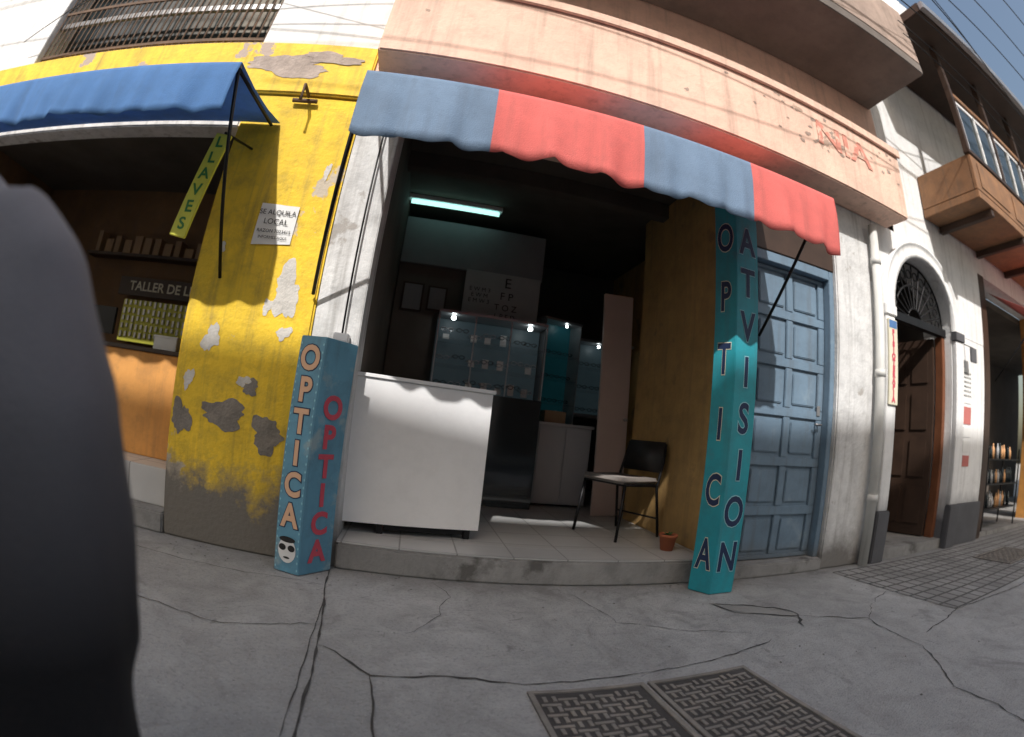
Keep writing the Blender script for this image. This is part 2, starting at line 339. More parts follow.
text('lettering','TALLER DE LLAVES',(-2.44,1.495,1.73),.125,0,cream,kt,off=.002)
mo=empty('computer_monitor');box('screen',-2.95,-2.6,.85,.88,1.2,1.42,blackm,mo,.006);box('stand',-2.80,-2.75,.86,.88,1.12,1.2,blackm,mo,.003);box('foot',-2.88,-2.68,.82,.92,1.111,1.122,blackm,mo,.003)
pb=empty('paper_box');box('carton',-1.95,-1.75,.5,.68,1.112,1.2,paper,pb,.004);box('lid',-1.955,-1.745,.495,.685,1.2,1.215,paper,pb,.003)
def sheet(name,pts,mat,parent=None,n=8,curl=.006):
    bm=bmesh.new();a,b,c,d=[Vector(p) for p in pts];g=[]
    for i in range(n+1):
        r=[]
        for j in range(n+1):
            u,v=i/n,j/n;p=(a*(1-u)+b*u)*(1-v)+(d*(1-u)+c*u)*v;p.y-=curl*abs(math.sin(5*u+3*v))*((u*v)+.2);r.append(bm.verts.new(p))
        g.append(r)
    for i in range(n):
        for j in range(n): bm.faces.new((g[i][j],g[i+1][j],g[i+1][j+1],g[i][j+1]))
    return mk(name,bm,mat,parent,True)
po=empty('wall_poster');sheet('paper',[(-1.12,-.006,1.78),(-.87,-.006,1.80),(-.86,-.006,2.04),(-1.11,-.006,2.05)],paper,po)
for i,(s,z,l) in enumerate((("SE ALQUILA",.045,1.99),("LOCAL",.05,1.93),("RAZON 7023415",.03,1.87),("INFORMES AQUI",.025,1.83))): text('lettering',s,(-.99,-.016,l),z*1.0,0,black,po,ext=.0005)
def blotch(bm,cx,cz,rx,rz,n,y):
    ph=[random.uniform(0,6.28) for _ in range(4)];vs=[]
    for i in range(n):
        t=2*math.pi*i/n;k=1+.22*math.sin(2*t+ph[0])+.16*math.sin(3*t+ph[1])+.12*math.sin(5*t+ph[2])+.07*math.sin(11*t+ph[3])+random.uniform(-.05,.05)
        vs.append(bm.verts.new((cx+rx*k*math.cos(t),y,cz+rz*k*math.sin(t))))
    bm.faces.new(vs)
bm=bmesh.new()
for k,a in enumerate(((-.83,1.52,.085,.14,60),(-.93,1.42,.03,.04,30),(-1.25,1.2,.05,.08,50),(-.80,1.28,.04,.04,30),(-1.3,1.75,.02,.03,24),(-.75,2.3,.02,.05,24),(-1.0,.98,.04,.03,30),(-1.36,.95,.03,.06,30))): blotch(bm,*a,-.0025-.0003*k)
mk('paint_loss_patches',bm,M('bare_plaster',(.62,.59,.55),.9,.15,8,.3,40,grime=.4),yb)
bm=bmesh.new()
for k,a in enumerate(((-1.1,.78,.16,.07,60),(-.82,.70,.10,.09,50),(-1.38,.72,.06,.10,50),(-.95,.95,.05,.04,40))): blotch(bm,*a,-.0026-.0003*k)
mk('exposed_render_patches',bm,M('exposed_render',(.24,.215,.19),.95,.3,7,.4,40,grime=.6),yb)
bm=bmesh.new()
blotch(bm,-1.25,3.10,.34,.085,80,-.0335);blotch(bm,-.95,3.18,.2,.05,50,-.036);blotch(bm,-2.3,3.05,.12,.04,40,-.0335)
mk('peeled_beam_patch',bm,M('old_plaster',(.44,.36,.31),.9,.25,8,.4,40,grime=.5),yb)
hs=empty('hanging_yellow_sign')
Rh=Matrix.Translation((-1.42,-.30,2.02))@Matrix.Rotation(math.radians(9),4,'Y')
box('board',-.055,.055,-.01,.01,-.33,.33,yellowsign,hs,.004,Rh)
for i,ch in enumerate('LLAVES'):
    p=Rh@Vector((0,-.012,.27-.105*i));text('letter',ch,p,.10,0,greenl,hs,off=.002)
tubeo('bracket',[(-1.37,-.30,2.36),(-1.3,0,2.42)],.008,blackm,hs)
# ---------------------------------------------------------------- awnings
def awning(name,x0,x1,zt,zb,yf,mats,bounds,arms,ztop=2.93,nx=180,sc=.235,amp=.03):
    e=empty(name);bm=bmesh.new();g=[]
    rows=[(0,0),(.33,0),(.66,0),(1,0),(1,.06),(1,.3),(1,.6),(1,.85),(1,1)]
    for i in range(nx+1):
        u=i/nx;x=x0+(x1-x0)*u;r=[]
        ph=((x-x0)/sc)%1;scal=amp*(1-abs(math.sin(math.pi*ph))**.7)
        wav=.012*math.sin(x*9)+.009*math.sin(x*23+1)+.006*math.sin(x*41)
        for s,v in rows:
            y=-.01+(yf+.01)*s;z=ztop+(zt-ztop)*s
            sag=-.03*math.sin(math.pi*s)*abs(math.sin((x-x0)*2.2))
            if v>0:
                z=zt-(zt-zb)*v+ (scal if v==1 else scal*.3*(v>.8)) + .008*math.sin(x*5)*v
                y=yf-.02*math.sin(min(v,.5)*math.pi)+wav*v*1.4
            r.append(bm.verts.new((x,y,z+sag)))
        g.append(r)
    for i in range(nx):
        xm=x0+(x1-x0)*(i+.5)/nx;k=sum(1 for b in bounds if xm>b)%len(mats)
        for j in range(len(rows)-1):
            f=bm.faces.new((g[i][j],g[i+1][j],g[i+1][j+1],g[i][j+1]));f.material_index=k;f.smooth=True
    o=mk('cloth',bm,None,e,True,mats)
    md=o.modifiers.new('s','SOLIDIFY');md.thickness=.003
    tubeo('front_rail',[(x0+.01,yf+.03,zt+.0),(x1-.01,yf+.03,zt+.0)],.014,steel,e)
    for a in arms: tubeo('arm',a,.011,blackm,e)
    return e
awning('striped_awning',-.49,2.28,2.49,2.10,-.8,[clothb,clothr,clothb,clothr],[.16,.915,1.58],
  [[(-.48,-.77,2.46),(-.66,-.03,1.52)],[(-.48,-.77,2.46),(-.56,-.02,2.90)],[(2.2,-.77,2.46),(2.25,-.02,1.72)],[(2.26,-.77,2.46),(2.26,-.02,2.90)]])
awning('blue_awning',-4.7,-1.16,2.50,2.18,-.8,[clothbl],[99],
  [[(-1.18,-.77,2.48),(-1.26,-.03,1.55)],[(-1.18,-.77,2.48),(-1.20,-.05,2.58)]],ztop=2.62,amp=.02)
tubeo('wall_bracket',[(-1.02,-.02,2.84),(-1.02,-.16,2.84),(-1.02,-.16,2.72)],.012,rust,yb)
tubeo('wall_bracket',[(-1.12,-.03,2.80),(-.95,-.03,2.80)],.016,rust,yb)
# ---------------------------------------------------------------- vertical sign columns
def signcol(name,base,h,mat,faces,lean=(0,0)):
    e=empty(name);bm=bmesh.new()
    lo=[bm.verts.new((x,y,.004)) for x,y in base];hi=[bm.verts.new((x+lean[0],y+lean[1],h)) for x,y in base];n=len(base)
    for i in range(n): bm.faces.new((lo[i],lo[(i+1)%n],hi[(i+1)%n],hi[i]))
    bm.faces.new(lo[::-1]);bm.faces.new(hi);bmesh.ops.recalc_face_normals(bm,faces=bm.faces)
    bmesh.ops.bevel(bm,geom=list(bm.edges),offset=.004,segments=2,affect='EDGES');mk('column',bm,mat,e)
    for (a,b,word,size,z0,dz,m1,m2,sx) in faces:
        ax,ay=a;bx,by=b;ang=math.atan2(by-ay,bx-ax);nx_,ny_=math.sin(ang),-math.cos(ang)
        cx,cy=(ax+bx)/2,(ay+by)/2
        for i,ch in enumerate(word):
            z=z0-dz*i;t=z/h
            for m,off,dd in ((m2,.012,.0015),(m1,.006,.0035)):
                if m: text('letter',ch,(cx+lean[0]*t+nx_*dd,cy+lean[1]*t+ny_*dd,z),size,ang,m,e,off=off,ext=.0008,sx=sx)
    return e
A,Bp,C,Dd=(-.67,-.20),(-.52,-.25),(-.375,-.06),(-.56,-.03)
s1=signcol('vertical_shop_sign',[A,Bp,C,Dd],1.26,cyan2,[(A,Bp,'OPTICA',.175,1.14,.165,salmonl,navy,.82),(Bp,C,'OPTICA',.17,.90,.155,pinkl,None,1.0)],lean=(.03,0))
ang=math.atan2(Bp[1]-A[1],Bp[0]-A[0]);bm=bmesh.new()
for k in range(30):
    z=.03+k*.041;t=z/1.26
    for u in (.012,.146):
        x=A[0]+u*math.cos(ang)+.03*t;y=A[1]+u*math.sin(ang);nx_,ny_=math.sin(ang)*.002,-math.cos(ang)*.002
        vs=[bm.verts.new((x+du*math.cos(ang)+nx_,y+du*math.sin(ang)+ny_,z+dzz)) for du,dzz in ((-.004,0),(0,-.009),(.004,0),(0,.009))];bm.faces.new(vs)
mk('edge_trim',bm,skyl,s1)
lg=bmesh.new();n=20
cx,cy=(A[0]+Bp[0])/2+.002*math.sin(ang)+.003,(A[1]+Bp[1])/2-.0025
def disc(bm,u,z,ru,rz,d):
    vs=[bm.verts.new((cx+(u+ru*math.cos(2*math.pi*i/n))*math.cos(ang)+d*math.sin(ang),cy+(u+ru*math.cos(2*math.pi*i/n))*math.sin(ang)-d*math.cos(ang),z+rz*math.sin(2*math.pi*i/n))) for i in range(n)];bm.faces.new(vs)
disc(lg,0,.13,.055,.07,.001);mk('logo_face',lg,paper,s1)
lg=bmesh.new();disc(lg,-.028,.145,.022,.018,.003);disc(lg,.028,.145,.022,.018,.003);disc(lg,0,.19,.05,.016,.002);disc(lg,0,.09,.02,.006,.003);mk('logo_glasses',lg,black,s1)
A,Bp,C,Dd=(1.775,-.14),(1.85,-.28),(2.04,-.27),(1.98,-.08)
signcol('vertical_shop_sign',[A,Bp,C,Dd],2.70,cyan,[(Bp,C,'SATVISION',.26,2.54,.288,navy,skyl,.74),(A,Bp,'OPTICA',.27,2.27,.405,navy,cream,.55)],lean=(-.005,0))
# ---------------------------------------------------------------- counter
ct=empty('reception_counter')
Rc=Matrix.Translation((-.385,.20,0))@Matrix.Rotation(math.radians(9),4,'Z')
box('front_panel',0,.885,0,.02,.235,1.115,counterw,ct,.003,Rc)
box('left_side',0,.02,.0205,.42,.235,1.115,counterw,ct,.003,Rc)
box('right_side',.865,.885,.0205,.42,.235,1.115,counterw,ct,.003,Rc)
box('top_board',-.015,.90,-.015,.43,1.116,1.14,counterw,ct,.004,Rc)
box('bottom_shelf',.021,.864,.021,.41,.24,.26,counterw,ct,.002,Rc)
for x in (.24,.80):
    for y in (.03,.36): box('foot',x,x+.04,y,y+.04,.167,.234,blackm,ct,.003,Rc)
box('kick_rail',.285,.795,.035,.06,.195,.234,blackm,ct,.003,Rc)
# ---------------------------------------------------------------- interior things
fl=empty('fluorescent_lamp')
box('housing',-.36,.60,1.86,1.94,3.05,3.099,counterw,fl,.005);tubeo('tube',[(-.33,1.88,3.02),(.57,1.88,3.02)],.022,tube,fl)
chp=M('chart_paper',(.40,.41,.41),.7,.1,3,0)
ec=empty('eye_chart');box('board',.34,1.12,2.09,2.11,1.93,2.46,chp,ec,.003)
for s,z,x,sz in (('E',2.36,.78,.15),('F P',2.22,.78,.11),('T O Z',2.10,.78,.09),('L P E D',2.01,.78,.07)): text('letters',s,(x,2.087,z),sz,0,black,ec)
text('letters','E W M 3\nE W M\nE M W 3',(.50,2.087,2.2),.06,0,black,ec)
def specs(bm,x,y,z,s=1.0):
    for dx in (-.034,.034):
        pts=[(x+dx*s+.026*s*math.cos(t),y,z+.018*s*math.sin(t)) for t in [2*math.pi*k/10 for k in range(11)]]
        addtube(bm,pts,.0042*s,5,False)
    addtube(bm,[(x-.01*s,y,z+.006),(x+.01*s,y,z+.006)],.0035,5)
    for sgn in (-1,1): addtube(bm,[(x+sgn*.06*s,y,z+.008),(x+sgn*.062*s,y+.11*s,z+.004)],.003,5)
dc=empty('eyeglasses_display_case')
box('back_panel',.12,1.16,2.06,2.085,1.20,1.90,caseback,dc,.003)
box('top',.12,1.16,1.72,2.058,1.90,1.925,steel,dc,.003)
box('base',.12,1.16,1.70,2.058,.166,1.19,darkglass,dc,.004)
for x in (.12,.46,.80,1.145): box('post',x,x+.012,1.72,1.732,1.192,1.898,steel,dc,.002)
for z in (1.42,1.66): box('shelf',.136,1.144,1.75,2.055,z,z+.008,glass,dc,.001)
for x in (.26,1.0):
    bm=bmesh.new();bmesh.ops.create_uvsphere(bm,u_segments=12,v_segments=8,radius=.022,matrix=Matrix.Translation((x,1.80,1.87)));mk('spot_bulb',bm,bulb,dc,True)
bm=bmesh.new();bm2=bmesh.new();bm3=bmesh.new()
for z in (1.20,1.43,1.67):
    for i in range(7):
        x=.21+i*.14+random.uniform(-.015,.015);zz=z+.05+random.uniform(0,.05);specs(bm if random.random()<.7 else bm3,x,1.85+random.uniform(-.04,.04),zz,.95)
        if random.random()<.6: addbox(bm2,x-.03,x+.03,1.97,1.975,z+.02,z+random.uniform(.06,.13))
mk('eyeglasses',bm,black,dc);mk('price_cards',bm2,paper,dc);mk('eyeglasses_metal',bm3,steel,dc)
tc=empty('teal_glass_cabinet')
Rt=Matrix.Translation((1.20,2.0,0))@Matrix.Rotation(math.radians(18),4,'Z')
box('back',0,.46,.20,.22,.95,2.05,teal,tc,.003,Rt)
for x in (0,.445): box('side',x,x+.012,0,.199,.95,2.05,steel,tc,.003,Rt)
box('roof',-.005,.465,-.005,.225,2.051,2.075,steel,tc,.003,Rt)
for z in (1.2,1.45,1.7): box('shelf',.013,.444,.01,.198,z,z+.008,glass,tc,.001,Rt)
box('plinth',-.005,.465,-.005,.225,.166,.949,darkglass,tc,.003,Rt)
bm=bmesh.new()
for z in (1.0,1.24,1.49,1.74):
    for i in range(3):
        q=Rt@Vector((.09+i*.14,.1,0));specs(bm,q.x,q.y,z,.85)
mk('eyeglasses',bm,black,tc)
q=Rt@Vector((.3,.06,2.03));bm=bmesh.new();bmesh.ops.create_uvsphere(bm,u_segments=12,v_segments=8,radius=.013,matrix=Matrix.Translation(q));mk('spot_bulb',bm,bulb,tc,True)
wc2=empty('eyeglasses_display_case')
box('back_panel',1.72,2.35,2.60,2.62,1.15,1.95,caseback,wc2,.003);box('top',1.70,2.37,2.38,2.62,1.951,1.98,steel,wc2,.003)
box('bottom',1.70,2.37,2.38,2.62,1.11,1.149,steel,wc2,.003)
for z in (1.40,1.66): box('shelf',1.72,2.35,2.40,2.598,z,z+.008,glass,wc2,.001)
bm=bmesh.new()
for z in (1.2,1.45,1.71):
    for i in range(4): specs(bm,1.80+i*.15,2.46,z,.95)
mk('eyeglasses',bm,black,wc2)
bm=bmesh.new();bmesh.ops.create_uvsphere(bm,u_segments=12,v_segments=8,radius=.016,matrix=Matrix.Translation((1.95,2.44,1.92)));mk('spot_bulb',bm,bulb,wc2,True)
for (x,z,w_,h_) in ((-.28,1.95,.22,.3),(-.02,1.98,.2,.26)):
    pf=empty('framed_certificate')
    box('frame',x,x+w_,2.145,2.168,z,z+h_,darkwood,pf,.004);box('print',x+.02,x+w_-.02,2.139,2.1445,z+.02,z+h_-.02,intgrey,pf,0)
for (x0,x1,y0,y1,z0,z1) in ((1.30,1.52,2.05,2.25,1.011,1.13),(-.30,.0,1.5,1.8,.167,.45),(-.28,.02,1.52,1.8,.453,.72)):
    cb=empty('cardboard_box');box('carton',x0,x1,y0,y1,z0,z1,card,cb,.004);box('tape',(x0+x1)/2-.02,(x0+x1)/2+.02,y0-.002,y1+.002,z1+.0005,z1+.0015,cream,cb,0)
pd=empty('leaning_door_panel');Rp=Matrix.Translation((1.72,1.56,.166))@Matrix.Rotation(math.radians(-2),4,'Y')
box('leaf',0,.30,0,.035,0,2.12,pinkw,pd,.004,Rp);tubeo('knob',[(1.95,1.555,1.1),(1.95,1.52,1.1)],.014,steel,pd)
wc=empty('white_cabinet')
box('carcass',1.24,1.80,2.0,2.4,.19,.98,cabw,wc,.004);box('top',1.22,1.82,1.98,2.42,.981,1.01,cabw,wc,.004);box('plinth',1.27,1.77,2.03,2.38,.167,.189,blackm,wc,0)
for i in range(2): box('door_leaf',1.25+i*.275,1.515+i*.275,1.985,1.999,.21,.96,cabw,wc,.003)
# chair
ch=empty('chair')
Rk=Matrix.Translation((1.64,.80,.166))@Matrix.Rotation(math.radians(-66),4,'Z')
def T(p): return tuple(Rk@Vector(p))
bm=bmesh.new();
for a in ((-.21,-.19),(.21,-.19)): addtube(bm,[T((a[0]*1.08,a[1]-.05,0)),T((a[0],a[1],.42))],.012,8)
for sx in (-.21,.21): addtube(bm,[T((sx*1.08,.26,0)),T((sx,.19,.40)),T((sx*.98,.25,.60)),T((sx*.9,.28,.74))],.012,8)
addtube(bm,[T((-.21,-.19,.42)),T((.21,-.19,.42)),T((.21,.19,.41)),T((-.21,.19,.41)),T((-.21,-.19,.42))],.011,8)
addtube(bm,[T((-.22,.235,.15)),T((.22,.235,.15))],.008,6)
mk('frame',bm,blackm,ch,True)
bm=bmesh.new();addbox(bm,-.22,.22,-.23,.20,.425,.47,Rk);bmesh.ops.recalc_face_normals(bm,faces=bm.faces);bmesh.ops.bevel(bm,geom=list(bm.edges),offset=.018,segments=3,affect='EDGES');mk('seat',bm,seatm,ch,True)
bm=bmesh.new();R2=Rk@Matrix.Translation((0,.25,.63))@Matrix.Rotation(math.radians(-12),4,'X');addbox(bm,-.2,.2,-.015,.02,-.12,.13,R2);bmesh.ops.recalc_face_normals(bm,faces=bm.faces);bmesh.ops.bevel(bm,geom=list(bm.edges),offset=.014,segments=3,affect='EDGES');mk('backrest',bm,chairb,ch,True)
# pot
pt=empty('flower_pot');bm=bmesh.new()
prof=[(.0,.168),(.045,.168),(.062,.265),(.068,.265),(.070,.285),(.060,.285),(.056,.27),(0,.27)]
n=24;rings=[[bm.verts.new((1.81+r*math.cos(2*math.pi*k/n),.26+r*math.sin(2*math.pi*k/n),z)) for k in range(n)] for r,z in prof[1:-1]]
for a,b in zip(rings,rings[1:]):
    for k in range(n): bm.faces.new((a[k],a[(k+1)%n],b[(k+1)%n],b[k]))
bm.faces.new(rings[0][::-1]);mk('pot',bm,terra,pt,True)
bm=bmesh.new();bm.faces.new([bm.verts.new((1.81+.057*math.cos(2*math.pi*k/n),.26+.057*math.sin(2*math.pi*k/n),.272)) for k in range(n)]);mk('soil',bm,soil,pt)
bm=bmesh.new()
for k in range(7):
    a=random.uniform(0,6.28);addtube(bm,[(1.81,.26,.272),(1.81+.02*math.cos(a),.26+.02*math.sin(a),.29),(1.81+.035*math.cos(a),.26+.035*math.sin(a),.297)],[.004,.006,.001],5)
mk('sprouts',bm,leaf,pt)
mb=empty('electric_switch_box');box('body',-.50,-.41,-.05,.018,1.12,1.32,steel,mb,.006);box('cover',-.49,-.42,-.058,-.051,1.16,1.28,intgrey,mb,.003)
tubeo('conduit',[(-.455,-.02,1.32),(-.455,-.02,2.9)],.006,blackm,mb)
dp=empty('drainpipe');tubeo('pipe',[(3.66,-.07,.0),(3.66,-.07,2.98)],.045,pvc,dp,14)
for z in (.55,1.6,2.6): tubeo('collar',[(3.66,-.07,z),(3.66,-.07,z+.06)],.052,pvc,dp,14)
# ---------------------------------------------------------------- white arched building
wb=empty('white_arched_building')
xl,xr,zs,zt=3.95,5.22,2.28,3.35;cxa=(xl+xr)/2;ra=(xr-xl)/2
box('left_pier',3.752,xl,0,.4,0,zs,whiteu,wb,.008)
box('right_pier',xr,6.15,0,.4,0,zs,whiteu,wb,.008)
bm=bmesh.new();N_=28
def P3(x,y,z): return bm.verts.new((x,y,z))
fr=[];top=[]
for i in range(N_+1):
    a=math.pi-math.pi*i/N_;x=cxa+ra*math.cos(a);z=zs+ra*math.sin(a);fr.append((P3(x,0,z),P3(x,.4,z)));top.append(P3(x,0,zt))
for i in range(N_):
    bm.faces.new((fr[i][0],fr[i+1][0],top[i+1],top[i]));bm.faces.new((fr[i][0],fr[i][1],fr[i+1][1],fr[i+1][0]))
mk('arch_wall',bm,whiteu,wb)
box('arch_left_fill',3.752,xl,0.0,.4,zs,zt,whiteu,wb,0);box('arch_right_fill',xr,6.15,0.0,.4,zs,zt,whiteu,wb,0)
box('upper_wall',4.152,6.15,0.01,.4,zt,8,whiteu,wb,0);box('upper_wall_left',3.752,4.151,-.001+.36,.5,zt,8,whiteu,wb,0)
bm=bmesh.new();rin,rout=ra-.005,ra+.16;prev=None
for i in range(N_+1):
    a=math.pi-math.pi*i/N_;c_,s_=math.cos(a),math.sin(a)
    q=[bm.verts.new((cxa+r*c_,y,zs+r*s_)) for r,y in ((rin,-.002),(rin,-.06),(rin+.05,-.06),(rin+.06,-.045),(rout-.03,-.045),(rout-.02,-.06),(rout,-.06),(rout,-.002))]
    if prev:
        for k in range(7): bm.faces.new((prev[k],prev[k+1],q[k+1],q[k]))
    prev=q
mk('arch_moulding',bm,whiteu,wb,True)
for x0,x1 in ((3.79,3.945),(5.225,5.42)):
    box('impost',x0-.015,x1+.015,-.075,-.002,zs-.10,zs-.002,basem if x0>5 else whiteu,wb,.008)
    box('pilaster',x0,x1,-.055,-.002,.46,zs-.101,whiteu,wb,.006)
    box('pilaster_base',x0-.02,x1+.02,-.08,-.002,0,.459,basem,wb,.01)
box('plinth_right',5.445,6.15,-.04,-.002,0,.46,basem,wb,.008)
bm=bmesh.new()
for i in range(13):
    a=math.pi*i/12;addtube(bm,[(cxa+.14*math.cos(a),.12,zs+.14*math.sin(a)),(cxa+(ra-.02)*math.cos(a),.12,zs+(ra-.02)*math.sin(a))],.011,6)
for r in (.14,.38,ra-.02): addtube(bm,[(cxa+r*math.cos(math.pi*i/24),.12,zs+r*math.sin(math.pi*i/24)) for i in range(25)],.012,6,False)
for i in range(12):
    a=math.pi*(i+.5)/12;c0=(cxa+.5*math.cos(a),zs+.5*math.sin(a));addtube(bm,[(c0[0]+.045*math.cos(t),.12,c0[1]+.045*math.sin(t)) for t in [k*math.pi/5 for k in range(11)]],.008,5,False)
addbox(bm,xl,xr,.08,.16,zs-.05,zs+.03)
mk('fanlight_ironwork',bm,blackm,wb)
box('door_frame_left',xl+.001,xl+.07,.1,.2,.1,zs-.051,redwood,wb,.004)
box('door_frame_right',xr-.07,xr-.001,.1,.2,.1,zs-.051,redwood,wb,.004)
box('passage_floor',3.76,6.1,.0,3.4,-.02,.10,stepm,wb,0)
box('passage_left',3.7,3.94,.41,3.4,.1,3.3,intw,wb,0);box('passage_right',xr+.01,xr+.2,.41,3.4,.1,3.3,intw,wb,0)
box('passage_back',3.9,5.4,3.3,3.4,.1,3.3,intw,wb,0);box('passage_ceiling',3.9,5.4,.41,3.3,3.3,3.4,intw,wb,0)
dl=Matrix.Translation((xr-.09,.2,.11))@Matrix.Rotation(math.radians(100),4,'Z')
box('door_leaf',0,.62,0,.045,0,2.1,darkwood,wb,.004,dl)
for i in range(4):
    for j in range(2): box('leaf_panel',.06+j*.28,.28+j*.28,.046,.06,.12+i*.5,.52+i*.5,darkwood,wb,.008,dl)
fs=empty('vertical_physiotherapy_sign');box('board',3.80,3.945,-.075,-.057,1.38,2.14,cream,fs,.003)
for i,c_ in enumerate('FISIOTERAPIA'): text('letter',c_,(3.872,-.077,2.02-.054*i),.066,0,pinkl,fs,off=.005)
box('logo',3.81,3.935,-.078,-.0755,2.06,2.13,clothbl,fs,.001)
ps=empty('price_list_posters')
for i,(z,m) in enumerate(((1.55,paper),(1.32,pinkaw),(1.18,paper),(1.02,paper),(.86,pinkaw))): box('sheet',5.50+.01*i,5.72,-.006,-.002,z,z+[.4,.2,.12,.13,.13][i]-.01,m,ps,0)
for i in range(6): text('lettering','MENU DEL DIA',(5.61,-.008,1.88-.05*i),.03,0,black,ps,ext=.0003)
hb=empty('hanging_plaque');box('board',5.46,5.62,-.14,-.12,1.98,2.14,basem,hb,.004);tubeo('rod',[(5.54,-.13,2.14),(5.54,-.002,2.2)],.006,blackm,hb)
bx0=4.85
bal=empty('wooden_balcony')
box('floor_slab',bx0,12,-.78,-.002,3.48,3.58,orangewood,bal,.008)
box('front_panel',bx0,12,-.78,-.74,3.581,4.0,orangewood,bal,.006)
box('side_panel',bx0,bx0+.04,-.739,-.002,3.581,4.0,orangewood,bal,.006)
box('handrail',bx0-.02,12,-.80,-.72,4.001,4.06,darkwood,bal,.008)
for i in range(8):
    x=bx0+.02+i*1.0
    box('post',x,x+.07,-.775,-.705,4.061,5.55,darkwood,bal,.005)
    box('soffit_joist',x+.3,x+.38,-.76,-.01,3.40,3.479,darkwood,bal,.004)
    box('panel_moulding',x+.12,x+.92,-.79,-.781,3.64,3.94,orangewood,bal,.003)
    if i>0:
        box('window_sash',x-.90,x-.04,-.745,-.72,4.75,4.80,counterw,bal,.003)
        box('window_glass',x-.92,x-.01,-.735,-.73,4.07,4.74,darkglass,bal,0)
        for k in (x-.92,x-.48,x-.05): box('window_mullion',k,k+.035,-.76,-.737,4.062,4.749,counterw if k!=x-.48 else paper,bal,.002)
box('head_rail',bx0+.1,12,-.77,-.71,4.81,4.87,orangewood,bal,.004)
box('roof_eave',4.3,14,-1.05,-.002,5.551,5.70,darkwood,bal,.01);box('eave_gutter',4.3,14,-1.12,-1.051,5.56,5.68,steel,bal,.01)
fb=empty('far_shop_building')
box('pier',6.152,6.35,0,.4,0,3.2,darkwood,fb,.006)
box('upper_wall',6.151,14,.02,.4,3.2,8,whiteu,fb,0)
box('recess_floor',6.35,14,.05,3,-.02,.05,stepm,fb,0)
box('recess_back',6.35,14,2.4,2.5,.05,3.2,intw,fb,0);box('recess_ceiling',6.35,14,.41,2.4,3.1,3.2,ceilm,fb,0)
box('next_pier',8.8,9.6,0,.4,0,3.2,orange,fb,.006)
box('next_wall',11.5,40,0,.4,0,8,farw,fb,.0)
awning('pink_awning',6.45,8.7,2.62,2.30,-.75,[pinkaw],[99],[[(6.47,-.73,2.6),(6.5,-.01,1.9)]],ztop=3.0,nx=60)
dr=empty('bottle_display_rack')
for z in (.30,.62,.94): box('shelf',6.6,7.9,.1,.4,z,z+.02,blackm,dr,.003)
for x in (6.6,7.88):
    for y in (.1,.38): box('leg',x,x+.02,y,y+.02,.051,1.1,blackm,dr,.002)
bms=[bmesh.new() for _ in range(3)]
for z in (.321,.641,.961):
    for i in range(14):
        if random.random()<.2: continue
        x=6.67+i*.088;h_=random.uniform(.8,1.15);addtube(bms[random.randrange(3)],[(x,.22,z),(x,.22,z+.13*h_),(x,.22,z+.17*h_),(x,.22,z+.2*h_)],[.028,.028,.010,.010],8)
for b_,m_ in zip(bms,(darkglass,orangel,cabw)): mk('bottles',b_,m_,dr,True)
op=empty('opposite_building')
box('block',-8,5.5,-15,-9.3,-.1,9.95,farw,op,0)  # out of view; sized to shade the pavement yet leave sky at the sides
for i in range(4):
    for z in (3.8,6.8): box('window',-7.3+i*3.3,-6+i*3.3,-9.29,-9.26,z,z+1.7,darkglass,op,.01)
    box('shop_door',-7.3+i*3.3,-5.6+i*3.3,-9.29,-9.26,0.0,2.5,darkwood,op,.01)
pw=empty('power_lines');
def wire(a,b,sag,r=.007):
    a,b=Vector(a),Vector(b);tubeo('cable',[a.lerp(b,t)-Vector((0,0,sag*4*t*(1-t))) for t in [i/24 for i in range(25)]],r,blackm,pw,6)
for i,(y,z) in enumerate(((-1.3,5.6),(-1.5,5.9),(-1.75,6.3),(-1.2,5.2))): wire((-20,y,z+1.4),(24,y-.3,z+1.2-.25*i),1.5)
wire((-3.6,-.2,3.7),(2.6,-1.6,5.6),.15,.005);wire((-4.2,-.1,3.55),(3.0,-1.5,6.2),.2,.005);wire((-1.7,-.05,3.9),(-.3,-1.2,4.6),.05,.004)
wire((3.9,-.9,5.2),(14,-1.3,5.0),.3);wire((3.9,-.9,5.0),(14,-1.5,4.4),.35);wire((-3,-2.4,5.6),(7,-.9,5.9),.4,.006);wire((-2,-2.2,5.0),(8,-1.0,5.4),.5,.006)
# ---------------------------------------------------------------- near person in a long grey coat
def loft(bm,secs,seg=32):
    rings=[]
    for (x,y,z,a,b) in secs: rings.append([bm.verts.new((x+a*math.cos(2*math.pi*k/seg),y+b*math.sin(2*math.pi*k/seg),z)) for k in range(seg)])
    for r,s in zip(rings,rings[1:]):
        for k in range(seg): bm.faces.new((r[k],r[(k+1)%seg],s[(k+1)%seg],s[k]))
    bm.faces.new(rings[0][::-1]);bm.faces.new(rings[-1])
pr=empty('person');bm=bmesh.new();px,py=-.675,-2.32
loft(bm,[(px,py,.26,.36,.20),(px,py,.45,.365,.20),(px,py,.60,.37,.19),(px,py,.75,.37,.18),(px,py,.88,.35,.17),(px-.01,py,.98,.305,.15),(px-.03,py,1.07,.235,.13),(px-.08,py,1.14,.15,.10),(px-.13,py,1.21,.07,.07)])
addtube(bm,[(px+.11,py,1.06),(px+.18,py+.01,1.0),(px+.24,py+.03,.88),(px+.265,py+.05,.74),(px+.26,py+.07,.58),(px+.2,py+.08,.5)],[.09,.10,.10,.10,.095,.08],16)
addtube(bm,[(px-.22,py,1.05),(px-.27,py+.01,1.0),(px-.29,py+.02,.86),(px-.28,py+.04,.72),(px-.25,py+.06,.60),(px-.19,py+.06,.52)],[.085,.095,.085,.08,.075,.07],16)
